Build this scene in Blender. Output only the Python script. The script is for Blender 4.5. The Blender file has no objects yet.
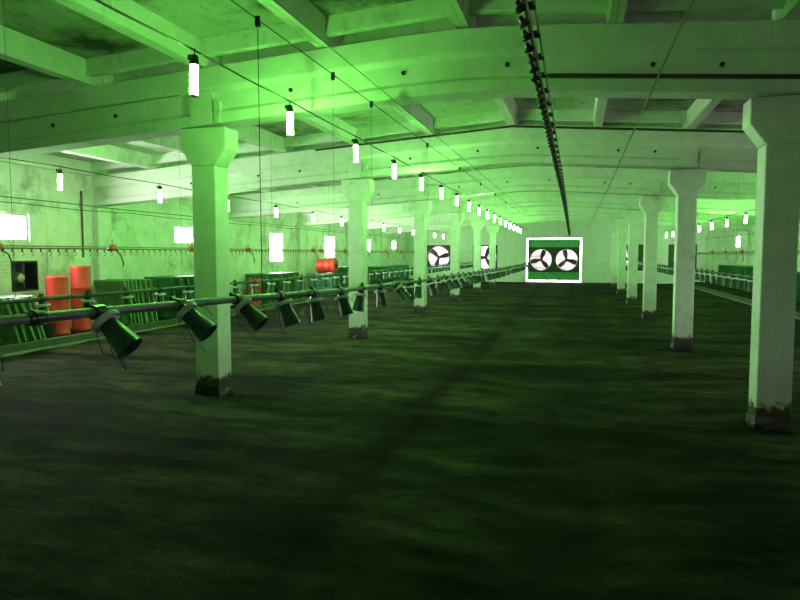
import bpy, math, random
from mathutils import Vector
random.seed(7)
scene = bpy.context.scene
C = scene.collection

# ------------------------------------------------------------ camera, sky, exposure
H = 1.835
cam_d = bpy.data.cameras.new('camera'); cam = bpy.data.objects.new('camera', cam_d); C.objects.link(cam)
cam.location = (0, 0, H)
cam.rotation_euler = (math.radians(90 - 4.007), 0, math.radians(14.934))
cam_d.sensor_width = 36; cam_d.lens = 36 * 659.0 / 800; cam_d.clip_start = .02; cam_d.clip_end = 300
scene.camera = cam
SKY = 20.0           # overcast daylight outside
FILM = 150.0          # daylight in the hazy window panes
LAMP = 310.0          # glow of one green tube
w = bpy.data.worlds.new('overcast_sky'); scene.world = w; w.use_nodes = True
wb = w.node_tree.nodes['Background']; wb.inputs[0].default_value = (1.0, .92, .97, 1); wb.inputs[1].default_value = SKY
vs = scene.view_settings
vs.view_transform = 'Standard'; vs.look = 'None'; vs.gamma = 1; vs.use_curve_mapping = False; vs.exposure = 0.42
scene.cycles.use_denoising = True
scene.cycles.max_bounces = 7; scene.cycles.diffuse_bounces = 5; scene.cycles.transparent_max_bounces = 8
scene.cycles.sample_clamp_indirect = 6; scene.cycles.caustics_reflective = False; scene.cycles.caustics_refractive = False

def portal(loc, direction, sx, sy):
    """daylight opening: guides sky light through a window, adds no light of its own"""
    d = bpy.data.lights.new('daylight_portal', 'AREA'); d.shape = 'RECTANGLE'; d.size = sx; d.size_y = sy
    d.cycles.is_portal = True
    o = bpy.data.objects.new('daylight_portal', d); C.objects.link(o); o.location = loc
    o.rotation_euler = Vector(direction).to_track_quat('-Z', 'Y').to_euler()
    return o

def window_light(loc, direction, sx, sy, gain=1.0):
    """soft daylight entering through one window, the size of its glass"""
    d = bpy.data.lights.new('window_daylight', 'AREA'); d.shape = 'RECTANGLE'; d.size = sx; d.size_y = sy
    d.energy = FILM * math.pi * sx * sy * gain; d.color = (1.0, .90, .95)
    o = bpy.data.objects.new('window_daylight', d); C.objects.link(o); o.location = loc
    o.rotation_euler = Vector(direction).to_track_quat('-Z', 'Y').to_euler()
    return o

# ------------------------------------------------------------ the place, in metres
XC = -1.294            # ridge line of the hall
HALF = 9.94            # half width
XL, XR = XC - HALF, XC + HALF
Y0, BAY = 7.715, 6.0   # first frame in view, frame spacing
YF = Y0 + 6 * BAY      # far wall
YB = Y0 - 2 * BAY      # wall behind the camera
COLX = (-4.607, 2.018)
SL = .072
def beam_top(x): return 4.40 - SL * abs(x - XC)
BD = .70               # beam depth
RIB = .30

# ------------------------------------------------------------ materials
MATS = {}
def nodes_of(name):
    m = bpy.data.materials.new(name); m.use_nodes = True
    nt = m.node_tree
    return m, nt, nt.nodes['Principled BSDF']
def ramp(nt, src, a, b, ca, cb):
    r = nt.nodes.new('ShaderNodeValToRGB'); nt.links.new(src, r.inputs[0])
    e = r.color_ramp.elements; e[0].position = a; e[1].position = b
    e[0].color = (*ca, 1); e[1].color = (*cb, 1)
    return r.outputs[0]
def noise(nt, co, scale, detail=5, rough=.55, stretch=(1, 1, 1)):
    mp = nt.nodes.new('ShaderNodeMapping'); mp.inputs['Scale'].default_value = stretch
    nt.links.new(co, mp.inputs[0])
    n = nt.nodes.new('ShaderNodeTexNoise'); n.inputs['Scale'].default_value = scale
    n.inputs['Detail'].default_value = detail; n.inputs['Roughness'].default_value = rough
    nt.links.new(mp.outputs[0], n.inputs['Vector'])
    return n.outputs[0]
def mix(nt, fac, a, b, mode='MIX'):
    m = nt.nodes.new('ShaderNodeMix'); m.data_type = 'RGBA'; m.blend_type = mode
    if isinstance(fac, (int, float)): m.inputs[0].default_value = fac
    else: nt.links.new(fac, m.inputs[0])
    for i, v in ((6, a), (7, b)):
        if isinstance(v, tuple): m.inputs[i].default_value = (*v, 1)
        else: nt.links.new(v, m.inputs[i])
    return m.outputs[2]
def bump(nt, bsdf, src, strength, dist=.02):
    b = nt.nodes.new('ShaderNodeBump'); b.inputs['Strength'].default_value = strength; b.inputs['Distance'].default_value = dist
    nt.links.new(src, b.inputs['Height']); nt.links.new(b.outputs[0], bsdf.inputs['Normal'])
def world_co(nt):
    g = nt.nodes.new('ShaderNodeNewGeometry'); return g.outputs['Position']
def math_n(nt, op, a, b=None, c=None, clamp=False):
    n = nt.nodes.new('ShaderNodeMath'); n.operation = op; n.use_clamp = clamp
    for i, v in enumerate((a, b, c)):
        if v is None: continue
        if isinstance(v, (int, float)): n.inputs[i].default_value = v
        else: nt.links.new(v, n.inputs[i])
    return n.outputs[0]

def plain(name, col, rough=.5, metal=0.0, var=.12, scale=14):
    m, nt, b = nodes_of(name)
    co = world_co(nt)
    dark = tuple(c * (1 - 2.6 * var) for c in col)
    b_c = ramp(nt, noise(nt, co, scale), .32, .62, dark, col)
    nt.links.new(b_c, b.inputs['Base Color'])
    b.inputs['Roughness'].default_value = rough; b.inputs['Metallic'].default_value = metal
    MATS[name] = m
    return m

def limewash(name, base, stain, amount=.5, big=.8, streak=(1, 1, .25), grime_foot=False, rough=.9, bumpy=.25, stain_at=.56):
    """flaking whitewash over concrete: mottling, drip streaks, mould patches"""
    m, nt, b = nodes_of(name)
    co = world_co(nt)
    c1 = ramp(nt, noise(nt, co, 5, 6, .6), .3, .65, tuple(x * .86 for x in base), base)
    pat = noise(nt, co, big, 8, .68)
    f1 = math_n(nt, 'MULTIPLY', ramp(nt, pat, stain_at, stain_at + .16, (0, 0, 0), (1, 1, 1)), amount)
    c2 = mix(nt, f1, c1, stain)
    st = noise(nt, co, 7, 4, .6, streak)
    f2 = math_n(nt, 'MULTIPLY', ramp(nt, st, .6, .78, (0, 0, 0), (1, 1, 1)), amount * .7)
    c3 = mix(nt, f2, c2, tuple(x * 1.6 for x in stain))
    sp = noise(nt, co, 3.2, 8, .75)
    f5 = math_n(nt, 'MULTIPLY', ramp(nt, sp, .62, .70, (0, 0, 0), (1, 1, 1)), amount * .8)
    c3 = mix(nt, f5, c3, stain)
    if grime_foot:
        sx = nt.nodes.new('ShaderNodeSeparateXYZ'); nt.links.new(co, sx.inputs[0])
        nz = noise(nt, co, 9, 5, .65)
        zz = math_n(nt, 'SUBTRACT', sx.outputs[2], math_n(nt, 'MULTIPLY', nz, .42))
        f3 = ramp(nt, zz, -.01, .075, (1, 1, 1), (0, 0, 0))
        c3 = mix(nt, f3, c3, (.018, .014, .012))
        f4 = ramp(nt, math_n(nt, 'SUBTRACT', sx.outputs[2], math_n(nt, 'MULTIPLY', nz, 1.0)), .0, .35, (.28, .28, .28), (0, 0, 0))
        c3 = mix(nt, f4, c3, (.2, .15, .08))
    nt.links.new(c3, b.inputs['Base Color'])
    b.inputs['Roughness'].default_value = rough; b.inputs['Specular IOR Level'].default_value = .2
    bump(nt, b, noise(nt, co, 22, 6, .6), bumpy, .012)
    MATS[name] = m
    return m

def brick_wall(name):
    """whitewashed brickwork, the joints showing through, plaster gone in patches"""
    m, nt, b = nodes_of(name)
    co = world_co(nt)
    sx = nt.nodes.new('ShaderNodeSeparateXYZ'); nt.links.new(co, sx.inputs[0])
    cb = nt.nodes.new('ShaderNodeCombineXYZ')
    nt.links.new(math_n(nt, 'ADD', sx.outputs[0], sx.outputs[1]), cb.inputs[0]); nt.links.new(sx.outputs[2], cb.inputs[1])
    br = nt.nodes.new('ShaderNodeTexBrick'); nt.links.new(cb.outputs[0], br.inputs['Vector'])
    br.inputs['Scale'].default_value = 1.0; br.inputs['Brick Width'].default_value = .26; br.inputs['Row Height'].default_value = .08
    br.inputs['Mortar Size'].default_value = .009; br.inputs['Mortar Smooth'].default_value = .3
    br.inputs['Color1'].default_value = (.72, .71, .65, 1); br.inputs['Color2'].default_value = (.62, .62, .55, 1)
    br.inputs['Mortar'].default_value = (.45, .44, .38, 1)
    plaster = ramp(nt, noise(nt, co, 3, 6, .6), .3, .65, (.66, .65, .60), (.80, .80, .75))
    pf = ramp(nt, noise(nt, co, .42, 5, .6),  .36, .50, (0, 0, 0), (1, 1, 1))
    c = mix(nt, pf, br.outputs['Color'], plaster)
    st = math_n(nt, 'MULTIPLY', ramp(nt, noise(nt, co, .9, 9, .72), .52, .66, (0, 0, 0), (1, 1, 1)), .75)
    c = mix(nt, st, c, (.24, .25, .19))
    fs = math_n(nt, 'MULTIPLY', ramp(nt, noise(nt, co, 6, 4, .6, (1, 1, .15)), .62, .76, (0, 0, 0), (1, 1, 1)), .45)
    c = mix(nt, fs, c, (.3, .28, .2))
    nt.links.new(c, b.inputs['Base Color']); b.inputs['Roughness'].default_value = .92
    b.inputs['Specular IOR Level'].default_value = .15
    hgt = mix(nt, pf, br.outputs['Fac'], (0, 0, 0))
    bm = nt.nodes.new('ShaderNodeBump'); bm.invert = True; bm.inputs['Strength'].default_value = .7; bm.inputs['Distance'].default_value = .012
    nt.links.new(hgt, bm.inputs['Height']); nt.links.new(bm.outputs[0], b.inputs['Normal'])
    MATS[name] = m
    return m

def dirt_floor(name):
    """packed manure and earth over concrete: streaked, with worn wheel tracks and damp patches"""
    m, nt, b = nodes_of(name)
    co = world_co(nt)
    n1 = noise(nt, co, .55, 9, .66, (.55, 1.5, 1))
    c = ramp(nt, n1, .38, .62, (.0022, .0024, .0012), (.048, .052, .023))
    n2 = noise(nt, co, 2.4, 9, .74, (.62, 1.4, 1))
    c = mix(nt, .92, c, ramp(nt, n2, .36, .64, (.18, .18, .18), (1.9, 1.9, 1.9)), 'MULTIPLY')
    n2b = noise(nt, co, 34, 4, .7)
    c = mix(nt, .6, c, ramp(nt, n2b, .3, .7, (.35, .35, .35), (1.5, 1.5, 1.5)), 'MULTIPLY')
    # pale dusty scuffs
    n3 = noise(nt, co, 1.3, 7, .7, (.8, 1, 1))
    sc_f = math_n(nt, 'MULTIPLY', ramp(nt, n3, .60, .76, (0, 0, 0), (1, 1, 1)), .55)
    c = mix(nt, sc_f, c, (.075, .070, .038))
    # light painted into the floor: broad patch by feeder pipe, strip across lane
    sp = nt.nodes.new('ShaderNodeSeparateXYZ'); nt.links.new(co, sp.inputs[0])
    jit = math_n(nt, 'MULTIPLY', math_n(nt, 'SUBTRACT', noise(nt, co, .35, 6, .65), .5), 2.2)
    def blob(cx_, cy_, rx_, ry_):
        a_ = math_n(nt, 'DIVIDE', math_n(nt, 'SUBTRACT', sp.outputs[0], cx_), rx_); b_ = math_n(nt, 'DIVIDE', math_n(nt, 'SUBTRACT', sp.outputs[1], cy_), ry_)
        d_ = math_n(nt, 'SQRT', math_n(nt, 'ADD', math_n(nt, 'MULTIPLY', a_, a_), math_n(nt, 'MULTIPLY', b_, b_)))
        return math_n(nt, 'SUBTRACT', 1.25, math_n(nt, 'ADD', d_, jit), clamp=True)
    painted_light = math_n(nt, 'MAXIMUM', blob(-3.6, 14.5, 3.4, 8.0), blob(2.4, 12.0, 4.0, .9))
    c = mix(nt, math_n(nt, 'MULTIPLY', painted_light, .9, clamp=True), c, mix(nt, 1.0, c, (1.9, 1.85, 1.75), 'MULTIPLY'))
    # worn wheel tracks running down the hall, darker and trodden
    sx = nt.nodes.new('ShaderNodeSeparateXYZ'); nt.links.new(co, sx.inputs[0])
    wob = math_n(nt, 'MULTIPLY', math_n(nt, 'SUBTRACT', noise(nt, co, .5, 4, .6), .5), 1.1)
    xx = math_n(nt, 'ADD', sx.outputs[0], wob)
    tr = None
    for x0, hw, s in ((-1.85, .45, .85), (-.15, .75, .85), (.55, .55, .6), (1.35, .35, .4)):
        d = math_n(nt, 'ABSOLUTE', math_n(nt, 'SUBTRACT', xx, x0))
        f = math_n(nt, 'MULTIPLY', math_n(nt, 'SUBTRACT', 1.0, math_n(nt, 'DIVIDE', d, hw, clamp=True), clamp=True), s)
        tr = f if tr is None else math_n(nt, 'MAXIMUM', tr, f)
    brk = ramp(nt, noise(nt, co, .9, 6, .65, (1, .5, 1)), .36, .62, (.15, .15, .15), (1, 1, 1))
    c = mix(nt, math_n(nt, 'MULTIPLY', tr, brk), c, (.008, .007, .005))
    nt.links.new(c, b.inputs['Base Color'])
    r = ramp(nt, n1, .35, .6, (.85, .85, .85), (.98, .98, .98)); nt.links.new(r, b.inputs['Roughness'])
    b.inputs['Specular IOR Level'].default_value = .03
    hsum = math_n(nt, 'ADD', math_n(nt, 'MULTIPLY', n2, 1.0), math_n(nt, 'MULTIPLY', n2b, .35))
    bump(nt, b, hsum, .75, .05)
    MATS[name] = m
    return m

limewash('column_wash', (.80, .80, .77), (.30, .29, .22), .42, 1.6, grime_foot=True)
limewash('beam_wash', (.74, .75, .70), (.30, .30, .22), .40, .8)
limewash('slab_wash', (.52, .54, .48), (.035, .038, .03), .92, .5, (1, .35, 1), stain_at=.49)
limewash('rib_wash', (.74, .75, .70), (.12, .12, .09), .6, .7)
limewash('far_wash', (.74, .75, .70), (.34, .34, .26), .40, .7)
limewash('kerb_concrete', (.085, .095, .07), (.03, .03, .022), .6, 1.0)
limewash('edging', (.21, .22, .17), (.08, .08, .06), .5, 1.0)
brick_wall('brickwork')
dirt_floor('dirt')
plain('grey_pipe', (.17, .20, .22), .38)
plain('dark_plastic', (.018, .035, .030), .35)
plain('funnel_plastic', (.035, .085, .065), .33)
plain('ring_plastic', (.80, .80, .80), .4, var=.06)
plain('red_drum', (.72, .05, .025), .45, var=.08, scale=5)
plain('red_plastic', (.50, .06, .03), .4)
plain('rust_pipe', (.20, .055, .045), .55)
plain('brown_pipe', (.055, .04, .028), .7)
plain('nipple_metal', (.16, .15, .09), .6)
plain('drinker_rail', (.23, .25, .17), .7)
plain('black', (.012, .012, .013), .5)
plain('wire', (.030, .032, .028), .6)
plain('rope', (.50, .46, .30), .8)
plain('cord', (.16, .17, .14), .7)
plain('green_slat', (.045, .19, .065), .5, var=.14, scale=6)
plain('pale_slat', (.13, .27, .10), .6, var=.14, scale=6)
plain('gravel', (.50, .49, .47), .95, var=.08, scale=2)
plain('green_board', (.075, .33, .12), .55, var=.10, scale=3)
plain('fan_blade', (.075, .022, .030), .5)
plain('fan_dark', (.022, .026, .024), .5)
plain('steel', (.36, .38, .36), .45, .7)
plain('frame_white', (.70, .71, .68), .6)
plain('galvanised', (.42, .45, .43), .4, .6)
def glass_mat():
    m, nt, b = nodes_of('dusty_glass'); nt.nodes.remove(b)
    out = nt.nodes['Material Output']
    t = nt.nodes.new('ShaderNodeBsdfTransparent'); t.inputs[0].default_value = (.94, .96, .95, 1)
    g = nt.nodes.new('ShaderNodeBsdfGlossy'); g.inputs['Roughness'].default_value = .12
    d = nt.nodes.new('ShaderNodeBsdfTranslucent'); d.inputs[0].default_value = (.8, .8, .78, 1)
    ms = nt.nodes.new('ShaderNodeMixShader'); ms.inputs[0].default_value = .06
    nt.links.new(t.outputs[0], ms.inputs[1]); nt.links.new(g.outputs[0], ms.inputs[2])
    m2 = nt.nodes.new('ShaderNodeMixShader')
    gg = nt.nodes.new('ShaderNodeNewGeometry')
    f = math_n(nt, 'MULTIPLY', noise(nt, gg.outputs['Position'], 3), .3); nt.links.new(f, m2.inputs[0])
    nt.links.new(ms.outputs[0], m2.inputs[1]); nt.links.new(d.outputs[0], m2.inputs[2])
    nt.links.new(m2.outputs[0], out.inputs[0]); MATS['dusty_glass'] = m
glass_mat()
def louver_mat():
    m, nt, b = nodes_of('louver_plastic'); nt.nodes.remove(b); out = nt.nodes['Material Output']
    gg = nt.nodes.new('ShaderNodeNewGeometry')
    d = nt.nodes.new('ShaderNodeBsdfDiffuse'); d.inputs[0].default_value = (.7, .68, .69, 1)
    t = nt.nodes.new('ShaderNodeBsdfTranslucent')
    nt.links.new(ramp(nt, noise(nt, gg.outputs['Position'], 2.5, 4, .6, (.4, 1, 3)), .35, .65, (.25, .225, .24), (.70, .65, .68)), t.inputs[0])
    ms = nt.nodes.new('ShaderNodeMixShader'); ms.inputs[0].default_value = .5
    nt.links.new(d.outputs[0], ms.inputs[1]); nt.links.new(t.outputs[0], ms.inputs[2]); nt.links.new(ms.outputs[0], out.inputs[0])
    MATS['louver_plastic'] = m
louver_mat()
def glow_mat():
    m, nt, b = nodes_of('tube_glow')
    b.inputs['Base Color'].default_value = (.8, .9, .8, 1)
    b.inputs['Emission Color'].default_value = (.22, 1.0, .13, 1); b.inputs['Emission Strength'].default_value = LAMP
    MATS['tube_glow'] = m
glow_mat()

# ------------------------------------------------------------ mesh helpers
class MB:
    def __init__(s): s.v = []; s.f = []
    def raw(s, vs, fs):
        n = len(s.v); s.v += [tuple(v) for v in vs]; s.f += [tuple(i + n for i in f) for f in fs]; return s
    def box(s, x0, x1, y0, y1, z0, z1):
        return s.raw([(x0, y0, z0), (x1, y0, z0), (x1, y1, z0), (x0, y1, z0), (x0, y0, z1), (x1, y0, z1), (x1, y1, z1), (x0, y1, z1)],
                     [(0, 3, 2, 1), (4, 5, 6, 7), (0, 1, 5, 4), (1, 2, 6, 5), (2, 3, 7, 6), (3, 0, 4, 7)])
    def tube(s, pts, r, n=8, cap=True):
        pts = [Vector(p) for p in pts]; rings = []; m = len(pts)
        if not isinstance(r, (list, tuple)): r = [r] * m
        prev = None
        for i, p in enumerate(pts):
            t = (pts[min(i + 1, m - 1)] - pts[max(i - 1, 0)]).normalized()
            if prev is None:
                a = Vector((0, 0, 1)) if abs(t.z) < .9 else Vector((1, 0, 0))
                u = t.cross(a).normalized()
            else:
                u = (prev - t * prev.dot(t)).normalized()
            prev = u; v = t.cross(u)
            rings.append([p + (u * math.cos(2 * math.pi * k / n) + v * math.sin(2 * math.pi * k / n)) * r[i] for k in range(n)])
        vs = [q for R in rings for q in R]; fs = []
        for i in range(m - 1):
            for k in range(n):
                a = i * n + k; b = i * n + (k + 1) % n
                fs.append((a, b, b + n, a + n))
        if cap: fs.append(tuple(range(n - 1, -1, -1))); fs.append(tuple((m - 1) * n + k for k in range(n)))
        return s.raw(vs, fs)
    def lathe(s, prof, n=16, c=(0, 0, 0), cap=False, axis='z'):
        vs = []; fs = []
        for r, z in prof:
            for k in range(n):
                a = 2 * math.pi * k / n
                q = (r * math.cos(a), r * math.sin(a), z)
                if axis == 'y': q = (q[0], q[2], q[1])
                if axis == 'x': q = (q[2], q[0], q[1])
                vs.append((q[0] + c[0], q[1] + c[1], q[2] + c[2]))
        for i in range(len(prof) - 1):
            for k in range(n):
                a = i * n + k; b = i * n + (k + 1) % n
                fs.append((a, b, b + n, a + n))
        if cap: fs.append(tuple(range(n - 1, -1, -1))); fs.append(tuple((len(prof) - 1) * n + k for k in range(n)))
        return s.raw(vs, fs)
    def mesh(s, name, mat, smooth=False):
        me = bpy.data.meshes.new(name); me.from_pydata(s.v, [], s.f); me.update()
        import bmesh
        bm = bmesh.new(); bm.from_mesh(me); bmesh.ops.recalc_face_normals(bm, faces=bm.faces); bm.to_mesh(me); bm.free()
        me.materials.append(MATS[mat])
        if smooth:
            me.shade_smooth()
            try: me.set_sharp_from_angle(angle=math.radians(40))
            except Exception: pass
        return me
    def build(s, name, mat, parent=None, loc=(0, 0, 0), rot=(0, 0, 0), smooth=False):
        return place(name, s.mesh(name, mat, smooth), parent, loc, rot)

def place(name, me, parent=None, loc=(0, 0, 0), rot=(0, 0, 0)):
    o = bpy.data.objects.new(name, me); C.objects.link(o); o.parent = parent
    o.location = loc; o.rotation_euler = rot
    return o
def empty(name, loc=(0, 0, 0), rot=(0, 0, 0)):
    o = bpy.data.objects.new(name, None); C.objects.link(o); o.location = loc; o.rotation_euler = rot
    o.empty_display_size = .1
    return o
def tag(o, label=None, cat=None, group=None, kind=None):
    if label: o['label'] = label
    if cat: o['category'] = cat
    if group: o['group'] = group
    if kind: o['kind'] = kind
    return o
def copy_tree(o, parent=None):
    c = o.copy(); C.objects.link(c); c.parent = parent
    for ch in o.children: copy_tree(ch, c)
    return c
def bevel(o, wd=.012, seg=1):
    m = o.modifiers.new('edge', 'BEVEL'); m.width = wd; m.segments = seg; m.limit_method = 'ANGLE'
    return o

def holed(name, mat, plane, const, thick, u0, u1, v0, v1, holes, parent=None, top=None):
    """a wall slab with rectangular openings; plane 'X' = wall lies in YZ, 'Y' = in XZ"""
    us = sorted({u0, u1, *[h[0] for h in holes], *[h[1] for h in holes]} | ({XC} if plane == 'Y' else set()))
    vz = sorted({v0, v1, *[h[2] for h in holes], *[h[3] for h in holes]})
    mb = MB()
    def topz(u): return top(u) if top else v1
    for a, b in zip(us, us[1:]):
        for c, d in zip(vz, vz[1:]):
            uc, vc = (a + b) / 2, (c + d) / 2
            if any(h[0] < uc < h[1] and h[2] < vc < h[3] for h in holes): continue
            last = d == vz[-1]
            za, zb = (topz(a), topz(b)) if last else (d, d)
            if plane == 'X':
                x0, x1 = const, const + thick
                mb.raw([(x0, a, c), (x0, b, c), (x0, b, zb), (x0, a, za), (x1, a, c), (x1, b, c), (x1, b, zb), (x1, a, za)],
                       [(0, 1, 2, 3), (7, 6, 5, 4), (0, 4, 5, 1), (1, 5, 6, 2), (2, 6, 7, 3), (3, 7, 4, 0)])
            else:
                y0, y1 = const, const + thick
                mb.raw([(a, y0, c), (b, y0, c), (b, y0, zb), (a, y0, za), (a, y1, c), (b, y1, c), (b, y1, zb), (a, y1, za)],
                       [(0, 3, 2, 1), (4, 5, 6, 7), (0, 1, 5, 4), (1, 2, 6, 5), (2, 3, 7, 6), (3, 0, 4, 7)])
    return tag(mb.build(name, mat, parent), kind='structure')

# ------------------------------------------------------------ structure: floor, walls, roof
import bmesh
def make_floor():
    nx, ny = 110, 260
    mb = MB(); vs = []; fs = []
    from mathutils import noise as mn
    for j in range(ny + 1):
        t = j / ny; y = YB + (YF - YB) * (t ** 1.25)
        for i in range(nx + 1):
            x = XL + (XR - XL) * i / nx
            p = Vector((x * 1.1, y * 1.6, 0))
            z = (mn.fractal(p, .8, 2.0, 5) - .2) * .022
            vs.append((x, y, min(z, .03)))
    for j in range(ny):
        for i in range(nx):
            a = j * (nx + 1) + i
            fs.append((a, a + 1, a + nx + 2, a + nx + 1))
    mb.raw(vs, fs)
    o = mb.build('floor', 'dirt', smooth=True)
    return tag(o, 'dark packed dirt and litter floor with worn wheel tracks', kind='structure')
make_floor()
tag(MB().box(-90, 90, -90, 140, -.6, -.13).build('ground_outside', 'gravel'), 'pale gravel ground outside the hall', kind='structure')

WT = .30
# openings as (y0, y1, z0, z1)
LW = [(9.9, 11.57, 2.09, 2.68), (16.85, 17.76, 2.12, 2.66),
      (22.98, 24.10, 1.50, 2.66), (28.66, 29.95, 1.62, 2.68), (34.6, 35.7, 1.9, 2.68), (40.2, 41.2, 2.1, 2.68)]
VENT = (11.05, 11.75, 1.05, 1.69)
RW = [(39.7, 40.7, 2.15, 2.85), (33.6, 34.5, 2.15, 2.75), (21.6, 22.5, 2.15, 2.75)]
RIGHT_LIGHT_GAP = (11.1, 12.4, .12, 2.3)  # unseen side opening, added and sized for the daylight it lets in
wl = holed('wall_left', 'brickwork', 'X', XL - WT, WT, YB, YF + WT, -.1, 4.1, LW + [VENT])
wl['label'] = 'whitewashed brick side wall with small high windows'
wr = holed('wall_right', 'brickwork', 'X', XR, WT, YB, YF + WT, -.1, 4.1, RW + [RIGHT_LIGHT_GAP])
wr['label'] = 'whitewashed brick wall behind the farther column row'
FANS = [(-8.98, 1.60), (-5.83, 1.60), (3.22, 1.60), (6.32, 1.60)]
FS = .82                                    # half size of a wall fan housing
GATE = (-3.14, .34, .03, 2.84)
def roofline(u): return beam_top(u) + RIB + .08
wf = holed('wall_far', 'far_wash', 'Y', YF, WT, XL, XR, -.1, 3.6,
           [(x - FS, x + FS, z - FS, z + FS) for x, z in FANS] + [GATE], top=roofline)
wf['label'] = 'pale end wall with fan openings and gateway'
BACK_LIGHT_GAP = (4.05, 4.6, .0, 1.9)  # unseen gap behind the camera, added to light the near side
holed('wall_back', 'far_wash', 'Y', YB - WT, WT, XL, XR, -.1, 3.6, [BACK_LIGHT_GAP], top=roofline)

for a, b, c, d in LW: window_light((XL - .14, (a + b) / 2, (c + d) / 2), (1, 0, 0), b - a - .02, d - c - .02, 1.0 if b < 20 else .45)
for a, b, c, d in RW: window_light((XR + .14, (a + b) / 2, (c + d) / 2), (-1, 0, 0), b - a - .02, d - c - .02, .25)
a, b, c, d = RIGHT_LIGHT_GAP; portal((XR + .2, (a + b) / 2, (c + d) / 2), (-1, 0, 0), b - a, d - c)
portal(((BACK_LIGHT_GAP[0] + BACK_LIGHT_GAP[1]) / 2, YB - .2, .95), (0, 1, 0), .55, 1.9)
for x, z in FANS: portal((x, YF + .3, z), (0, -1, 0), 2 * FS, 2 * FS)
portal((-1.4, YF + .3, 1.46), (0, -1, 0), 3.6, 2.9)

# pilasters carry the frames on the side walls
for k in range(0, 6):
    y = Y0 + BAY * k
    for wall, x0, x1 in ((wl, XL, XL + .16), (wr, XR - .16, XR)):
        bevel(MB().box(x0, x1, y - .24, y + .24, 0, beam_top(XL) - BD - .005).build('pilaster', 'far_wash', wall))

# windows: frame, bars, panes
def window(idx, wall_x, sgn, a, b, c, d):
    t = .055
    root = empty('window_%d' % idx, (wall_x, (a + b) / 2, c)); tag(root, kind='structure')
    hw, hh = (b - a) / 2, d - c
    fr = MB()
    fr.box(-.04, .04, -hw, hw, 0, t); fr.box(-.04, .04, -hw, hw, hh - t, hh)
    fr.box(-.04, .04, -hw, -hw + t, t, hh - t); fr.box(-.04, .04, hw - t, hw, t, hh - t)
    fr.build('window_frame', 'frame_white', root)
    zc = hh * .46
    MB().box(-.03, .03, -hw + t, hw - t, zc - .018, zc + .018).build('glazing_bar', 'frame_white', root)
    for z0, z1 in ((t, zc - .018), (zc + .018, hh - t)):
        MB().box(-.004, .004, -hw + t, hw - t, z0, z1).build('pane', 'dusty_glass', root)
n = 1
for q in LW: window(n, XL - .08, 1, *q); n += 1
for q in RW: window(n, XR + .08, -1, *q); n += 1

# roof slabs: ribbed concrete panels laid from frame to frame
ceil = tag(empty('ceiling', (XC, YB, 4.4)), 'ribbed concrete roof panels with mould stains', kind='structure')
SWID = HALF / 6
ang = math.atan(SL)
def slab_mesh(sgn):
    mb = MB(); W = SWID / math.cos(ang); L = BAY; rb = .105; g = .004
    # x runs down the slope away from the ridge, z up, y along the hall; ribs hang from a thin plate and taper downward
    x0, x1 = (g, W - g) if sgn > 0 else (-W + g, -g)
    mb.box(x0, x1, g, L - g, RIB, RIB + .07)
    for a, b, dirn in ((x0, x0 + rb, 1), (x1 - rb, x1, -1)):
        tp = .035
        lo0, lo1 = (a, b - tp) if dirn > 0 else (a + tp, b)
        mb.raw([(lo0, g, 0), (lo1, g, 0), (lo1, L - g, 0), (lo0, L - g, 0), (a, g, RIB), (b, g, RIB), (b, L - g, RIB), (a, L - g, RIB)],
               [(0, 3, 2, 1), (4, 5, 6, 7), (0, 1, 5, 4), (1, 2, 6, 5), (2, 3, 7, 6), (3, 0, 4, 7)])
    xi0, xi1 = x0 + rb * .6, x1 - rb * .6
    for y in (.21, L - .33):
        mb.box(xi0, xi1, y, y + .12, .10, RIB)
    for y in (L / 2 - .05,):
        mb.box(xi0, xi1, y, y + .09, .19, RIB)
    me = mb.mesh('roof_slab', 'slab_wash'); me.materials.append(MATS['rib_wash'])
    for i, p in enumerate(me.polygons): p.material_index = 0 if i < 6 else 1
    return me
SM = {1: slab_mesh(1), -1: slab_mesh(-1)}
for b in range(8):
    for s in (1, -1):
        for k in range(6):
            xo = s * k * SWID
            o = place('roof_slab', SM[s], ceil, (xo, b * BAY, -SL * abs(xo) + .002), (0, s * ang, 0))
            C.objects.link(o) if o.name not in C.objects else None
# weathered sheet over the slabs
rs = MB()
for s in (1, -1):
    xa, xb = 0, s * (HALF + WT + .1)
    za, zb = RIB + .075, RIB + .075 - SL * abs(xb)
    ya, yb = -WT, YF - YB + WT
    rs.raw([(xa, ya, za), (xb, ya, zb), (xb, yb, zb), (xa, yb, za), (xa, ya, za + .12), (xb, ya, zb + .12), (xb, yb, zb + .12), (xa, yb, za + .12)],
           [(0, 3, 2, 1), (4, 5, 6, 7), (0, 1, 5, 4), (1, 2, 6, 5), (2, 3, 7, 6), (3, 0, 4, 7)])
rs.build('roof_covering', 'kerb_concrete', ceil)

# raised walkways along the side walls with a concrete kerb
ORD = ['nearest', 'second', 'third', 'fourth', 'fifth', 'sixth', 'farthest']
def walkway(name, xa, xb, lip_x, lip_s):
    r = tag(empty(name, (lip_x, 0, 0)), kind='structure')
    MB().box(xa - lip_x, xb - lip_x, YB, YF, -.05, .12).build('walkway_slab', 'dirt', r)
    k0, k1 = sorted((0, lip_s * .10))
    y = YB
    while y < YF - .1:
        ye = min(y + 3.0, YF)
        bevel(MB().box(k0, k1, y + .006, ye - .006, -.05, .175).build('kerb_block', 'kerb_concrete', r), .02, 2)
        bevel(MB().box(*sorted((-lip_s * .05, -lip_s * .001)), y + .006, ye - .006, -.05, .035).build('edging_strip', 'edging', r), .01)
        y = ye
    return r
t = walkway('trim_1', XL, -10.02, -9.92, -1); t['label'] = 'low concrete kerb and walkway below the windowed brick wall'
t = walkway('trim_2', 6.22, XR, 6.12, 1); t['label'] = 'low concrete kerb and walkway along the far column side'

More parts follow.
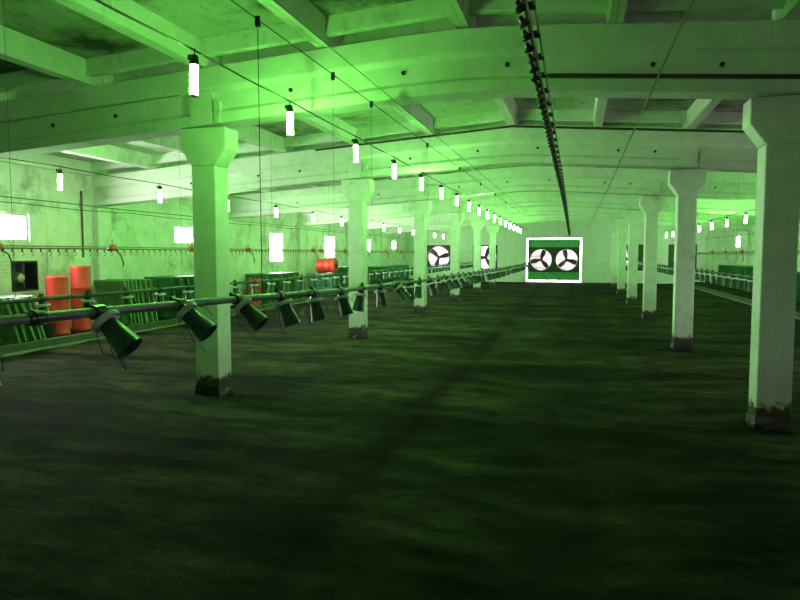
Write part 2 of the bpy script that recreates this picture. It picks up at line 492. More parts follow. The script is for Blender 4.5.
# ------------------------------------------------------------ columns
def irregular_foot():
    mb = MB(); R = random.Random(3); n = 16
    vs = []
    for j, (hh, ex) in enumerate(((-.03, .05), (.03, .045), (.07, .02), (.11, .004))):
        for i in range(n):
            a = 2 * math.pi * i / n
            c, s_ = math.cos(a), math.sin(a)
            m = max(abs(c), abs(s_)); rr = (.168 + ex * R.uniform(.0, .55)) / m
            vs.append((rr * c, rr * s_, hh + (R.uniform(-.02, .025) if j else 0)))
    fs = []
    for j in range(3):
        for i in range(n):
            a = j * n + i; b = j * n + (i + 1) % n; fs.append((a, b, b + n, a + n))
    fs.append(tuple(3 * n + i for i in range(n)))
    return mb.raw(vs, fs).mesh('grimy_foot', 'black')
CT = 3.432
def column_meshes():
    w2 = .166
    sh = MB().box(-w2, w2, -w2, w2, -.03, 2.95).mesh('shaft', 'column_wash')
    cp = MB()
    prof = [(-w2, 2.952), (w2, 2.952), (.325, 3.17), (.325, CT), (-.325, CT), (-.325, 3.17)]
    n = len(prof)
    cp.raw([(x, -w2, z) for x, z in prof] + [(x, w2, z) for x, z in prof],
           [tuple(range(n)), tuple(range(2 * n - 1, n - 1, -1))] + [(i, i + n, (i + 1) % n + n, (i + 1) % n) for i in range(n)])
    return sh, cp.mesh('capital', 'column_wash'), MB().box(-.24, .24, -.14, .14, CT, CT + .012).mesh('bearing_plate', 'steel')
SHAFT, CAP, PLATE = column_meshes(); FOOT = irregular_foot()
CL = {0: ['thick white column crossed by grey feeder pipe beside the first hanging tube lamp', 'white column between the nearest feeders and far red drum, second in feeder row'],
      1: ['thick pale column with blackened foot at the frame edge across the empty lane', 'second column from the camera in the row without feeders, greyish with dark foot']}
for s, x in enumerate(COLX):
    for k in range(6):
        c = empty('concrete_column', (x, Y0 + BAY * k, 0), (0, 0, math.radians(random.uniform(-.6, .6))))
        lab = CL[s][k] if k < 2 else ('%s column from the camera in the row beside the grey feeder pipe' if s == 0 else '%s column from the camera in the row without feeder pipe') % (ORD[k] if k < 5 else 'sixth and last')
        tag(c, lab, 'column', 'whitewashed concrete columns in two rows')
        bevel(place('shaft', SHAFT, c), .012, 2); bevel(place('capital', CAP, c), .012, 1)
        place('bearing_plate', PLATE, c); place('grimy_foot', FOOT, c, rot=(0, 0, random.choice((0, 1, 2, 3)) * math.pi / 2))

# ------------------------------------------------------------ roof beams
def girder_mesh():
    half = [(.20, 0), (.20, -.26), (.135, -.31), (.135, -.53), (.175, -.57), (.175, -BD)]
    prof = half + [(-y, z) for y, z in reversed(half)]
    n = len(prof); L = HALF - .002
    xs = [-L, -5, -2.4, -1.6, -1.1, -.7, -.35, 0, .35, .7, 1.1, 1.6, 2.4, 5, L]
    vs = []; fs = []
    for x in xs:
        zz = -SL * math.sqrt(x * x + .30)
        vs += [(x, y, z + zz) for y, z in prof]
    for j in range(len(xs) - 1):
        for i in range(n):
            p, q = j * n + i, j * n + (i + 1) % n
            fs.append((p, q, q + n, p + n))
    fs += [tuple(range(n - 1, -1, -1)), tuple((len(xs) - 1) * n + i for i in range(n))]
    return MB().raw(vs, fs).mesh('girder', 'beam_wash')
GM = girder_mesh()
BOLT = MB().lathe([(.0, -.025), (.026, -.025), (.026, .015), (.0, .015)], 10, axis='y').mesh('socket_hole', 'black')
for k in range(6):
    y = Y0 + BAY * k
    b = empty('roof_beam', (XC, y, 4.40))
    tag(b, ('whitewashed concrete roof beam across the hall, ' + ORD[k] + ' from the camera') if k < 5 else
        'last whitewashed concrete roof beam before the end wall with the gateway', 'beam', 'concrete beams across the hall')
    bevel(place('girder', GM, b), .008)
    for x in COLX:
        xo = x - XC; zt = -SL * abs(xo)
        MB().box(xo - .15, xo + .15, -.192, .192, zt - BD + .02, zt - .30).build('end_block', 'beam_wash', b)
        MB().box(xo + .20, xo + .27, -.205, -.125, zt - BD + .012, zt - .42).build('steel_bracket', 'frame_white', b)
    if k < 3:
        for x in (-8.6, -6.9, -5.9, -3.4, -1.98, -.78, .75, 1.42, 3.6, 5.2):
            xo = x - XC; place('socket_hole', BOLT, b, (xo, -.128, -SL * abs(xo) - .42))
    if k == 0:
        MB().tube([(x - XC, -.20, -SL * abs(x - XC) - .555) for x in (-.4, 8.0)], .024, 8).build('conduit', 'brown_pipe', b, smooth=True)
        MB().tube([(x - XC, -.21, -SL * abs(x - XC) - .30) for x in (-10.8, -4.9)], .006, 6).build('thin_cable', 'edging', b, smooth=True)
    elif k == 1:
        MB().tube([(x - XC, -.20, -SL * abs(x - XC) - .02) for x in (-5.5, -1.294, 3.5)], .022, 8).build('conduit', 'brown_pipe', b, smooth=True)

# ------------------------------------------------------------ green tube lamps on their cables
def lamp_proto():
    r = empty('tube_lamp')
    sk = MB().lathe([(.0, .175), (.022, .175), (.034, .160), (.038, .12), (.038, .09), (.0, .09)], 12).build('socket', 'dark_plastic', r, smooth=True)
    gl = [(.0, .09), (.028, .088), (.034, .072), (.034, -.155)]
    MB().lathe(gl, 12).build('tube', 'tube_glow', r, smooth=True)
    MB().lathe([(.034, -.1552), (.028, -.170), (.012, -.176), (.0, -.176)], 12).build('tip', 'ring_plastic', r, smooth=True)
    hk = MB().tube([(0, 0, .17), (0, 0, .20), (.012, 0, .212), (0, 0, .224), (-.012, 0, .212)], .005, 6)
    hk.build('hook', 'wire', sk)
    bx = MB().box(-.055, -.022, -.018, .018, .135, .175); bx.build('junction_box', 'dark_plastic', sk)
    return r
lp = lamp_proto(); used = False
def add_lamp(x, y, z, label, group):
    global used
    o = lp if not used else copy_tree(lp); used = True
    o.location = (x, y, z); o.rotation_euler = (random.uniform(-.03, .03), random.uniform(-.04, .04), random.uniform(-.3, .3))
    return tag(o, label, 'lamp', group)
def cable(name, pts, r, mat, label, cat, n=6):
    o = MB().tube(pts, r, n).build(name, mat, smooth=True); return tag(o, label, cat)
L1 = [(-3.1, 6.88 if i == 1 else 4.97 + 2.09 * i) for i in range(17)]
def l1z(y): return 3.31 - .0045 * max(0, y - 10)
near_l = ['brightest hanging green tube lamp in front of the column crossed by feeder pipe', 'green tube lamp hung on wires under the nearest roof beam', 'third green tube lamp along the middle lamp cable',
          'fourth green tube lamp along the middle lamp cable', 'fifth green tube lamp along the middle lamp cable', 'sixth green tube lamp along the middle lamp cable',
          'seventh green tube lamp along the middle lamp cable', 'eighth green tube lamp along the middle lamp cable']
for i, (x, y) in enumerate(L1):
    add_lamp(x, y, l1z(y), near_l[i] if i < 8 else 'one of the tiny green lamps at the far end of the middle cable', 'green lamps along the middle cable')
pts = [(-3.1, -4.2, 3.55)]
for i, (x, y) in enumerate(L1):
    pts += [(x, y - 1.0, l1z(y) + (.205 if i else .20)), (x, y, l1z(y) + .215)]
pts += [(-3.1, YF, 3.38)]
cable('lamp_cable', pts, .009, 'wire', 'dark cable carrying the middle row of green lamps', 'cable')
L2 = [(-8.0, 8.89 + 2.63 * i) for i in range(13)]
l2n = ['green tube lamp above the brick wall opening, first of the wall side row', 'second green tube lamp along the wall side cable', 'third green tube lamp along the wall side cable, behind the thick column',
       'fourth green tube lamp along the wall side cable', 'fifth green tube lamp along the wall side cable', 'sixth green tube lamp along the wall side cable']
for i, (x, y) in enumerate(L2):
    add_lamp(x, y, 3.03 - .002 * y, l2n[i] if i < 6 else 'one of the tiny green lamps at the far end of the wall side cable', 'green lamps near the windowed wall')
pts = [(-8, 2, 3.235)]
for i, (x, y) in enumerate(L2): pts += [(x, y - 1.3, 3.232 - .002 * y), (x, y, 3.245 - .002 * y)]
cable('lamp_cable', pts, .009, 'wire', 'dark cable carrying the lamps nearest the windowed wall', 'cable')
L3 = [(5.0, 17.1 + 2.63 * i) for i in range(10)]
for i, (x, y) in enumerate(L3):
    lab = {0: 'green tube lamp at the frame edge beyond the thick blackfooted column', 2: 'largest lamp between the two nearest columns of the lamp row without feeders',
           3: 'second lamp from the thick edge column in the far side lamp row'}.get(i, 'small green lamp in the far side row beyond the edge column')
    add_lamp(x, y, 2.93, lab, 'green lamps of the far side row')
pts = [(5, 10, 3.15)]
for i, (x, y) in enumerate(L3): pts += [(x, y - 1.3, 3.13), (x, y, 3.145)]
cable('lamp_cable', pts, .009, 'wire', 'dark cable carrying the far side row of lamps', 'cable')

# ------------------------------------------------------------ feeder lines
def feeder_proto():
    r = empty('poultry_feeder')
    s = MB(); s.lathe([(.0255, -.035), (.037, -.035), (.037, .035), (.0255, .035)], 12, axis='y')
    s.box(-.012, .012, -.02, .02, .034, .062); s.lathe([(.030, -.025), (.046, -.062)], 12)
    s.build('saddle', 'dark_plastic', r)
    MB().lathe([(.046, -.052), (.074, -.055), (.077, -.064), (.074, -.080), (.046, -.083), (.046, -.052)], 20).build('ring', 'ring_plastic', r, smooth=True)
    f = MB().lathe([(.030, -.060), (.044, -.075), (.047, -.09), (.0545, -.16), (.0565, -.163), (.068, -.250), (.071, -.255), (.064, -.255), (.051, -.165), (.040, -.085), (.0, -.080)], 18)
    f.build('funnel', 'funnel_plastic', r, smooth=True)
    wg = MB(); 
    wg.tube([(-.06, -.03, -.07), (-.11, -.035, -.17), (-.075, -.01, -.25), (-.10, .0, -.31), (-.12, .02, -.22), (-.06, .03, -.075)], .0025, 4)
    wg.tube([(.06, .0, -.07), (.10, .02, -.14), (.085, .03, -.20)], .0025, 4)
    wg.build('wire_guard', 'wire', r)
    return r
fp = feeder_proto(); fused = False
def add_feeder(x, y, z, tilt, label, group):
    global fused
    o = fp if not fused else copy_tree(fp); fused = True
    o.location = (x, y, z); o.rotation_euler = (random.uniform(-.04, .04), -math.radians(tilt), 0)
    return tag(o, label, 'feeder', group)
FX = -2.3
PZ = [(1.0, 1.585), (2.2, 1.555), (2.77, 1.547), (4.26, 1.515), (5.56, 1.482), (6.3, 1.462), (7.9, 1.445), (9.8, 1.42), (16.3, 1.385), (20.8, 1.355), (30.0, 1.352), (33.5, 1.40), (35.0, 1.62)]
def lerp_z(tab, y):
    for (a, za), (b, zb) in zip(tab, tab[1:]):
        if a <= y <= b: return za + (zb - za) * (y - a) / (b - a)
    return tab[-1][1]
fl = tag(empty('feeder_line', (FX, 0, 0)), 'long grey feed pipe hung at chest height running away down the hall', 'pipe', 'feeder pipes')
MB().tube([(0, y, z) for y, z in PZ], .0245, 12).build('pipe', 'grey_pipe', fl, smooth=True)
CPL = MB().lathe([(.026, -.05), (.030, -.048), (.032, -.02), (.037, -.018), (.037, .018), (.032, .02), (.030, .048), (.026, .05)], 14, axis='y').mesh('coupling', 'dark_plastic', True)
for y in (2.38, 5.45, 8.5, 11.5, 14.5, 17.5, 20.5, 23.5, 26.5, 29.5): place('coupling', CPL, fl, (0, y, lerp_z(PZ, y)))
tilts = [46, 48, 47, 24, 12, 18, -10, 6, 40, 8, -6, 20, 5, 35]
fnames = ['big green cone feeder with white ring tilted outward, nearest the camera', 'second tilted green cone feeder, in front of the thick column edge', 'third tilted green cone feeder, just past the first thick column',
          'fourth green cone feeder from the camera hanging slightly askew', 'fifth green cone feeder from the camera hanging almost straight', 'sixth green cone feeder from the camera hanging almost straight',
          'seventh cone feeder, leaning back in front of the second column', 'eighth cone feeder from the camera beside the second column']
ORDS = ['ninth', 'tenth', 'eleventh', 'twelfth', 'thirteenth', 'fourteenth', 'fifteenth', 'sixteenth']
fnames += [q + ' cone feeder from the camera on the chest high grey pipe' for q in ORDS]
yy = 2.77; i = 0
add_feeder(FX, 2.07, lerp_z(PZ, 2.07), 8, 'feeder at the frame edge, only its wire guard showing', 'cone feeders on the chest high grey pipe')
while yy < 31.5:
    tl = tilts[i] if i < len(tilts) else random.choice((0, 5, -8, 12, 25, 40))
    add_feeder(FX, yy, lerp_z(PZ, yy), tl, fnames[i] if i < len(fnames) else 'one of the tiny feeders far along the chest high grey pipe, beyond its sixteenth', 'cone feeders on the chest high grey pipe')
    yy += .70; i += 1

def side_line(x, ya, yb, z, label, flabel, group, special=None):
    ln = tag(empty('feeder_line', (x, 0, 0)), label, 'pipe', 'feeder pipes')
    MB().tube([(0, ya, z), (0, (ya + yb) / 2, z - .02), (0, yb, z)], .0235, 10).build('pipe', 'funnel_plastic', ln, smooth=True)
    y = ya + .35; n = 0
    while y < yb - .2:
        zz = z - .02 * (1 - abs(2 * (y - ya) / (yb - ya) - 1))
        lab = (special or {}).get(n, flabel)
        add_feeder(x, y, zz, random.choice((0, 3, -4, 6, -8)), lab, group)
        y += .70; n += 1
    for k in range(int((yb - ya) / 3) + 1):
        yk = ya + .7 + 3 * k
        if yk > yb: break
        zt = beam_top(x) - .75
        MB().tube([(0, yk, z + .02), (0, yk, beam_top(x) + RIB + .005)], .0025, 5).build('hanging_cord', 'cord', ln)
side_line(-5.6, 4.85, 40, 1.345, 'thinner green feed pipe behind the first column row', 'small upright feeder with white ring on the green pipe behind the first column row', 'upright feeders behind the first column row',
    {k + 3: q + ' upright feeder counted from the frame edge on the thinner green pipe' for k, q in enumerate(['first', 'second', 'third', 'fourth', 'fifth'])})
side_line(3.05, 10.6, 38, 1.42, 'dark green feed pipe hung beyond the blackfooted edge column', 'dark upright feeder in the line seen between the far side columns', 'dark feeders on the far side')

# suspension of the chest-high pipe: winch wires with pulleys and drop cords
cable('winch_wire', [(-2.33, -4.2, 3.56), (-2.3, Y0, 3.565), (-2.3, 36, 3.56)], .005, 'wire', 'thin winch wire under the beams above the chest high pipe', 'wire', 5)
cable('winch_wire', [(-2.10, -4.2, 3.60), (-2.06, Y0, 3.60), (-2.05, 36, 3.58)], .004, 'wire', 'thinner winch wire beside the pulleys above the pipe', 'wire', 5)
pul = empty('wire_pulley')
MB().lathe([(.0, -.014), (.034, -.014), (.026, 0), (.034, .014), (.0, .014)], 12, axis='x').build('wheel', 'black', pul)
MB().box(-.022, .022, -.012, .012, -.01, .065).build('bracket', 'black', pul)
first = True
for i, y in enumerate((4.55, 6.11, 7.35, 10.3, 13.3, 16.3, 19.3, 22.3)):
    o = pul if first else copy_tree(pul); first = False
    o.location = (-2.3, y, 3.53); o.scale = (.8,) * 3
    tag(o, ['black pulley on the winch wire above the feeder beyond the first column', 'second black pulley on the winch wire, in front of nearest beam', 'third black pulley on the winch wire under the nearest beam'][i] if i < 3 else
        'tiny far pulley on the winch wire past the nearest beam', 'pulley', 'pulleys on the winch wire')
    MB().tube([(0, y, 3.49), (0, y + .01, lerp_z(PZ, y) + .02)], .0035 if i == 0 else .002, 5).build('hanging_cord', 'wire' if i == 0 else 'cord', fl)

# ------------------------------------------------------------ drinker lines with red regulators
def drinker(x, ya, yb, z, label, side):
    ln = tag(empty('drinker_line', (x, 0, z)), label, 'pipe', 'nipple drinker lines')
    MB().tube([(0, ya, 0), (0, yb, 0)], .013, 8).build('pipe', 'rust_pipe', ln, smooth=True)
    MB().box(-.012, .012, ya, yb, .024, .05).build('rail', 'drinker_rail', ln)
    nb = MB(); y = ya + .1
    while y < yb:
        nb.lathe([(.010, -.012), (.016, -.02), (.016, -.055), (.006, -.07)], 6, (0, y, 0))
        nb.tube([(.0, y, -.06), (.0, y + .035, -.085), (.0, y + .03, -.125), (.0, y - .01, -.13)], .0058, 4); y += .2
    tag(nb.build('nipple_row', 'nipple_metal', ln), kind='stuff')
    return ln
drinker(-9.0, 6.0, 42.5, 1.93, 'raised nipple drinker pipe with red regulators before the windowed wall', 0)
drinker(6.4, 14.0, 42.5, 1.90, 'raised red nipple drinker pipe on the far side aisle', 1)
reg = empty('drinker_regulator')
MB().lathe([(.0, .075), (.05, .07), (.085, .045), (.095, .01), (.095, -.012), (.06, -.02), (.06, -.055), (.0, -.06)], 14).build('cap', 'red_plastic', reg, smooth=True)
MB().box(-.028, .028, -.11, .11, -.05, -.012).build('body', 'black', reg)
MB().tube([(0, 0, .07), (0, 0, .16), (.02, 0, .17)], .008, 6).build('valve_stem', 'black', reg)
MB().tube([(0, .08, -.03), (.06, .16, -.12), (.10, .2, -.3), (.06, .24, -.36)], .012, 6).build('hose', 'black', reg, smooth=True)
first = True
rl = ['red capped regulator on the drinker pipe above the wall opening at frame edge', 'red regulator on the drinker pipe just past the two red drums', 'red regulator on the drinker pipe touching the first thick column edge', 'red regulator on the drinker pipe just past the thick column']
cordm = None
for x, z, ys, nm in ((-9.0, 1.945, [8.6, 11.33, 14.18, 17.01, 21.8, 22.56, 25.15, 28.0, 31.0, 34.0, 37.0], rl), (6.4, 1.915, [17.0, 20.0, 23.0, 26.0, 27.0, 29.0, 32.0, 35.0], [])):
    for i, y in enumerate(ys):
        o = reg if first else copy_tree(reg); first = False
        o.location = (x, y, z)
        tag(o, nm[i] if i < len(nm) else ('small red regulator farther along the drinker pipe of the windowed wall' if x < 0 else 'small red regulator on the far side drinker pipe'), 'regulator', 'red drinker regulators')
# lifting cable with V cords above the drinker pipe
for x, z, ya, yb, lab in ((-9.0, 2.68, 6.0, 42, 'sagging lifting cable above the drinker pipe of the windowed wall'), (6.4, 2.62, 14, 42, 'lifting cable above the far side drinker pipe')):
    pts = []; y = ya; k = 0
    while y <= yb: pts.append((x, y, z - (.03 if k % 2 else 0))); y += 1.5; k += 1
    lc = tag(empty('lifting_cable'), lab, 'cable'); MB().tube(pts, .007, 6).build('cable_strand', 'wire', lc)
    k = 0; y = ya + 2.6
    while y < yb - 1:
        v = MB().tube([(x, y, z - .02), (x, y - .05, 2.35), (x, y - .35, 1.97)], .004, 4); v.tube([(x, y - .05, 2.35), (x, y + .3, 1.97)], .004, 4)
        v.lathe([(.0, .03), (.022, .02), (.022, -.02), (.0, -.03)], 8, (x, y, z - .03))
        v.build('forked_cord', 'cord', lc)
        y += 2.85; k += 1

# ------------------------------------------------------------ drinker line hoisted to the ceiling (dark beaded line) and pale rope
HZ = [(1.5, 3.36), (4.1, 3.35), (8.4, 3.33), (12.4, 3.33), (19.3, 3.33), (26, 3.24), (34, 3.05), (41.5, 2.96)]
hl = tag(empty('hoisted_drinker_line', (-.33, 0, 0)), 'dark reddish drinker line with black cups hoisted up under the beams', 'pipe')
def hx(y): return -.002 * max(0, y - 12) * 1.2
MB().tube([(hx(y), y, z) for y, z in HZ], .020, 10).build('pipe', 'rust_pipe', hl, smooth=True)
MB().tube([(hx(y) + .05, y, z + .03) for y, z in HZ], .011, 8).build('support_rail', 'steel', hl, smooth=True)
CUP = MB().lathe([(.0, .035), (.016, .03), (.018, .0), (.040, -.016), (.043, -.03), (.037, -.034), (.020, -.022), (.0, -.02)], 10).mesh('drip_cup', 'black', True)
CLIP = MB().box(-.012, .06, -.014, .014, -.005, .04).mesh('clip', 'black')
y = 2.0; k = 0
while y < 41:
    place('drip_cup', CUP, hl, (hx(y) - .032, y, lerp_z(HZ, y) - .012), (0, math.radians(-28 + random.uniform(-12, 12)), 0))
    if k % 2 == 0: place('clip', CLIP, hl, (hx(y), y + .12, lerp_z(HZ, y) + .005))
    y += .27; k += 1
for i, y in enumerate((3.0, 9.4, 15.4, 21.4, 27.4, 33.4)):
    MB().tube([(hx(y), y, lerp_z(HZ, y)), (0, y, beam_top(-.33) + RIB + .005)], .003, 5).build('hanging_cord', 'cord', hl)
cable('pale_rope', [(.66, -4, 3.43), (.68, Y0, 3.41), (.71, 16, 3.40), (.70, 43.7, 3.39)], .010, 'rope', 'pale thin rope stretched under the beams beside the dark beaded line', 'rope')

# ------------------------------------------------------------ extractor fans
def fan_unit(x, z, half, label, cat_name, yw, phase, rim=.93, frame='fan_dark', bl='fan_blade'):
    r = tag(empty(cat_name, (x, yw, z)), label, 'fan', 'wall extractor fans')
    n = 32; R = half * rim
    # square plate with a round mouth
    pl = MB(); vs = []; fs = []
    for yy_ in (0, .06):
        for i in range(n):
            a = 2 * math.pi * i / n; c, s_ = math.cos(a), math.sin(a); m = max(abs(c), abs(s_))
            vs.append((R * c, yy_, R * s_)); vs.append((half * c / m, yy_, half * s_ / m))
    for i in range(n):
        a, b = 2 * i, 2 * ((i + 1) % n); o_ = 2 * n
        fs += [(a, a + 1, b + 1, b), (a + o_, b + o_, b + 1 + o_, a + 1 + o_), (a, b, b + o_, a + o_), (a + 1, a + 1 + o_, b + 1 + o_, b + 1)]
    pl.raw(vs, fs).build('housing_plate', frame, r)
    MB().lathe([(R * 1.0, .0), (R * .985, .0), (R * .985, .26), (R * 1.0, .26), (R, .0)], 32, axis='y').build('fan_ring', frame, r, smooth=True)
    hub = MB().lathe([(.0, .02), (.085, .03), (.10, .06), (.10, .18), (.0, .2)], 16, axis='y').build('hub', bl, r, smooth=True)
    bm_ = MB(); L = R * .95
    prof = [(.07, .08), (.25, .13), (.6 * L, .17), (L, .14)]
    vs = []; tw = .5
    for rr, hw in prof:
        for dy in (-.012, .012):
            for s_ in (-1, 1): vs.append((s_ * hw * math.cos(tw), .11 + dy + s_ * hw * math.sin(tw) * .6, rr))
    fs = []
    for i in range(3):
        a = i * 4
        fs += [(a, a + 1, a + 5, a + 4), (a + 2, a + 6, a + 7, a + 3), (a, a + 4, a + 6, a + 2), (a + 1, a + 3, a + 7, a + 5)]
    fs += [(0, 2, 3, 1), (12, 13, 15, 14)]
    me = bm_.raw(vs, fs).mesh('blade', bl)
    for k in range(3): place('blade', me, hub, rot=(0, phase + k * 2 * math.pi / 3, 0))
    nl = 7
    for k in range(nl):
        zk = -R + 2 * R * (k + .5) / nl; hw_ = math.sqrt(max(.01, (R * 1.02) ** 2 - max(abs(zk) - R / nl, 0) ** 2))
        MB().box(-hw_, hw_, -.006, .006, -R / nl * 1.05, R / nl * 1.05).build('louver', 'louver_plastic', r, (0, .275, zk), (math.radians(14), 0, 0))
    st = MB().box(-R, R, .21, .235, -.012, .012)
    st.build('motor_strut', frame, r)
    return r
fan_unit(FANS[0][0], FANS[0][1], FS, 'dark square fan with white disc of daylight beyond the third column', 'extractor_fan', YF + .02, math.radians(75))
fan_unit(FANS[1][0], FANS[1][1], FS, 'partly hidden fan between columns just before the gateway', 'extractor_fan', YF + .02, math.radians(25))
fan_unit(FANS[2][0], FANS[2][1], FS, 'fan glimpsed through the gap between far columns past the gateway', 'extractor_fan', YF + .02, math.radians(0), .64)
fan_unit(FANS[3][0], FANS[3][1], FS, 'fan in the end wall corner behind the greyish second column', 'extractor_fan', YF + .02, math.radians(40), .64)

# gateway: green board with two fans, daylight in the gaps around it
gx0, gx1, gz0, gz1 = -3.05, .25, .13, 2.77
gb = tag(empty('gate_board', ((gx0 + gx1) / 2, YF + .10, 0)), 'green board closing the gateway with daylight gaps round its edge', 'gate')
cx = (gx0 + gx1) / 2; fz = 1.45; fh = .765
hwid = (gx1 - gx0) / 2
MB().box(-hwid, hwid, 0, .06, fz + fh, gz1).build('board', 'green_board', gb)
MB().box(-hwid, hwid, 0, .06, gz0, fz - fh).build('board', 'green_board', gb)
MB().box(-.045, .045, 0, .06, fz - fh, fz + fh).build('mullion', 'fan_dark', gb)
for s in (-1, 1): MB().box(*sorted((s * hwid, s * (.045 + 2 * fh))), 0, .06, fz - fh, fz + fh).build('stile', 'fan_dark', gb)
MB().box(-hwid, hwid, -.03, 0, fz + fh + .0, fz + fh + .05).build('rail', 'fan_dark', gb)
for x in (-1.2, -.4, .4, 1.2): MB().box(x - .03, x + .03, .0, .06, -.02, gz0).build('foot', 'fan_dark', gb)
fan_unit(cx - .045 - fh, fz, fh + .022, 'fan in the green gate board nearest the feeder pipe end', 'extractor_fan', YF + .035, math.radians(18), .88)
fan_unit(cx + .045 + fh, fz, fh + .022, 'fan in the green gate board farther from the feeder pipe', 'extractor_fan', YF + .035, math.radians(-12), .88)
gf = MB()
gf.box(GATE[0] - .12, GATE[0] - .002, YF - .03, YF - .001, 0, GATE[3] + .1); gf.box(GATE[1] + .002, GATE[1] + .12, YF - .03, YF - .001, 0, GATE[3] + .1)
gf.box(GATE[0] - .12, GATE[1] + .12, YF - .04, YF - .031, GATE[3] + .01, GATE[3] + .1)
tag(gf.build('door_1', 'far_wash'), kind='structure')

# ------------------------------------------------------------ things along the windowed wall
def drum(loc, r, h, label, lying=False):
    o = empty('plastic_drum', loc)
    tag(o, label, 'drum', 'red plastic drums')
    MB().lathe([(.0, .0), (r * .96, .0), (r, .02), (r, .05), (r * .985, .06), (r * .985, h * .33), (r * 1.01, h * .33 + .012), (r * .985, h * .33 + .024), (r * .985, h * .66), (r * 1.01, h * .66 + .012),
                (r * .985, h * .66 + .024), (r * .985, h - .06)], 28).build('body', 'red_drum', o, smooth=True)
    lid = MB().lathe([(r * .97, h - .062), (r * 1.02, h - .06), (r * 1.02, h - .015), (r * .985, h), (r * .93, h), (r * .91, h - .012), (.0, h - .012)], 28).build('lid', 'red_drum', o, smooth=True)
    if lying:
        MB().lathe([(.0, h), (r * .3, h), (r * .3, h + .05), (.0, h + .05)], 14).build('bung', 'black', lid)
        o.rotation_euler = (0, math.radians(90), 0)
    return o
drum((-10.62, 11.62, .121), .225, 1.24, 'shorter of the two tall red drums by the brick wall')
drum((-10.72, 12.42, .121), .215, 1.44, 'taller of the two red drums by the brick wall')
drum((-10.35, 20.0, .121), .20, .90, 'small red drum standing behind feeders just past the thick column')
# crates carrying a lying drum
cr = empty('plastic_crate')
def crate_mesh():
    m = MB(); a, b, h = .55, .38, .29
    m.box(-a, a, -b, b, 0, .02)
    for z0, z1 in ((.02, .06), (.10, .14), (.18, .22), (.25, h)):
        m.box(-a, a, -b, -b + .02, z0, z1); m.box(-a, a, b - .02, b, z0, z1); m.box(-a, -a + .02, -b + .02, b - .02, z0, z1); m.box(a - .02, a, -b + .02, b - .02, z0, z1)
    for x in (-a, -.19, .16, a - .03):
        m.box(x, x + .03, -b, -b + .02, .02, h); m.box(x, x + .03, b - .02, b, .02, h)
    for y in (-b, -.02, b - .03): m.box(-a, -a + .02, y, y + .03, .02, h); m.box(a - .02, a, y, y + .03, .02, h)
    return m
crate_mesh().build('crate_body', 'green_slat', cr)
MB().box(-.55, .55, -.38, .38, .291, .30).build('crate_lid', 'green_slat', cr)
cl = ['bottom green crate of the stack under the lying red drum', 'middle green crate of the stack under the lying red drum', 'top green crate of the stack under the lying red drum']
for i in range(3):
    o = cr if i == 0 else copy_tree(cr); o.location = (-10.3, 26.0, .121 + .302 * i); tag(o, cl[i], 'crate', 'green crates under the red drum')
drum((-10.50, 26.0, .121 + .906 + .31), .29, .80, 'red drum lying on stacked green crates beside the second column', True)
bk = tag(empty('bucket', (-10.42, 11.12, .121)), 'small black bucket beside the shorter red drum', 'bucket')
MB().lathe([(.0, .0), (.11, .0), (.14, .27), (.148, .275), (.135, .275), (.105, .02), (.0, .02)], 18).build('body', 'black', bk, smooth=True)
MB().tube([(-.142, 0, .26), (-.10, .02, .36), (0, .03, .40), (.10, .02, .36), (.142, 0, .26)], .005, 6).build('handle', 'wire', bk)

# slatted panels leaning in rows along both walkways
def panel_mesh(Wd, Hh, mt='green_slat'):
    m = MB(); t = .022
    m.box(0, Wd, -t, t, 0, .06); m.box(0, Wd, -t, t, Hh - .06, Hh); m.box(0, .05, -t, t, .06, Hh - .06); m.box(Wd - .05, Wd, -t, t, .06, Hh - .06)
    nn = 9
    for i in range(nn):
        x = .05 + (Wd - .10) * (i + .5) / nn
        m.box(x - .026, x + .026, -.012, .012, .05, Hh - .05)
    m.box(.04, Wd - .04, -.016, .016, Hh * .5 - .02, Hh * .5 + .02)
    return m.mesh('slatted_panel', mt)
PM = [panel_mesh(.85, 1.15), panel_mesh(.85, .95), panel_mesh(.8, 1.05), panel_mesh(.85, .95, 'pale_slat'), panel_mesh(.85, 1.12, 'pale_slat')]
def panels(xa, y0, n_, gap, lean, kind, label, group, rx=0):
    for i in range(n_):
        o = place('slatted_panel', PM[kind], None, (xa + random.uniform(-.05, .05), y0 + i * gap, .125), (math.radians(lean + random.uniform(-2, 2)), 0, math.radians(random.uniform(-4, 4))))
        tag(o, label if 0 < i < n_ - 1 else label.replace('leaning in', 'far end of' if i == 0 else 'near end of').replace(' just past', ' past').replace('leaning by the wall', ('last' if i == 0 else 'first') + ' of those leaning by the wall').replace('leaning on', ('last' if i == 0 else 'first') + ' of those leaning on'), 'panel', group)
panels(-10.95, 10.75, 5, -.16, 20, 3, 'pale green slatted panel leaning in the pile below the wall opening', 'panels below the wall opening')
panels(-11.0, 14.35, 8, -.13, 12, 4, 'pale green slatted panel leaning in the row just past the two red drums', 'panels past the red drums')
panels(-11.0, 17.7, 12, -.21, 17, 0, 'dark green slatted panel leaning in the row ending at the thick column', 'panels before the thick column')
panels(-11.0, 23.4, 14, -.2, 15, 2, 'slatted panel leaning by the wall past the small red drum', 'panels past the small drum')
panels(-11.0, 31.0, 18, -.22, 15, 0, 'slatted panel leaning by the wall past the lying red drum', 'panels past the lying drum')
panels(-11.0, 40.5, 20, -.3, 15, 2, 'slatted panel leaning by the wall near the end fan', 'panels near the end wall')
panels(7.6, 40.0, 26, -.32, 15, 0, 'dark slatted panel leaning on the far side walkway', 'panels on the far side walkway')
panels(7.6, 30.0, 14, -.32, 15, 2, 'dark shorter slatted panel leaning on the far side walkway behind the regulators', 'shorter panels on the far side walkway')

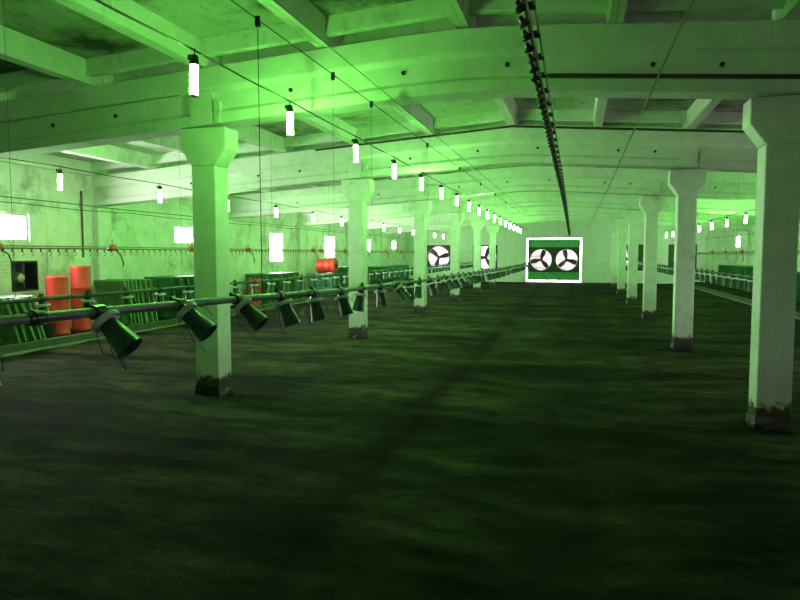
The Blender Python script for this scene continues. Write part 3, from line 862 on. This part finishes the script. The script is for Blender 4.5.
# wall opening with a small fan and a cable
vy, vz = (VENT[0] + VENT[1]) / 2, (VENT[2] + VENT[3]) / 2; vh, vv = (VENT[1] - VENT[0]) / 2, (VENT[3] - VENT[2]) / 2
vt = tag(empty('ventilation_box', (XL - .02, vy, vz)), 'dark square ventilation opening with small fan in the brick wall', 'vent')
MB().box(-.34, -.31, -vh, vh, -vv, vv).build('back_plate', 'black', vt)
fm = MB(); fm.box(-.30, .03, -vh + .001, -vh + .035, -vv + .001, vv - .001); fm.box(-.30, .03, vh - .035, vh - .001, -vv + .001, vv - .001)
fm.box(-.30, .03, -vh + .035, vh - .035, vv - .035, vv - .001); fm.box(-.30, .03, -vh + .035, vh - .035, -vv + .001, -vv + .035)
fm.build('box_frame', 'fan_dark', vt)
vmot = MB().lathe([(.0, -.25), (.10, -.24), (.12, -.2), (.12, -.1), (.09, -.05), (.0, -.04)], 16, axis='x').build('motor', 'galvanised', vt, (0, -.02, -.05), smooth=True)
for k in range(4):
    MB().raw([(-.20, -.03, .08), (-.16, .05, .08), (-.20, .08, .26), (-.23, -.04, .26), (-.19, -.03, .08), (-.15, .05, .08), (-.19, .08, .26), (-.22, -.04, .26)],
             [(0, 3, 2, 1), (4, 5, 6, 7), (0, 1, 5, 4), (1, 2, 6, 5), (2, 3, 7, 6), (3, 0, 4, 7)]).build('blade', 'fan_dark', vmot, (0, 0, 0), (k * math.pi / 2 + .4, 0, 0))
cable('hanging_cable', [(XL + .012, 12.0, 2.0), (XL + .015, 12.05, 1.6), (XL + .03, 11.98, 1.2), (XL + .04, 11.8, 1.0), (XL + .04, 11.6, .98), (XL + .03, 11.5, 1.04)], .010, 'frame_white', 'pale loop of cable hanging beside the dark wall opening', 'cable')
# conduits and pipes on the brick wall
cable('wall_conduit', [(XL + .03, 13.1, 1.75), (XL + .03, 13.1, 3.0), (XL + .03, 13.1, 3.3)], .022, 'rust_pipe', 'rusty vertical pipe on the brick wall above the red drums', 'pipe')
cable('wall_cable', [(XL + .03, 6, 3.02), (XL + .03, 13.2, 2.98), (XL + .18, 13.5, 2.95), (XL + .18, 13.95, 2.95), (XL + .03, 14.2, 2.96), (XL + .03, 40, 2.95)], .012, 'cord', 'cable fixed high along the windowed brick wall', 'cable')
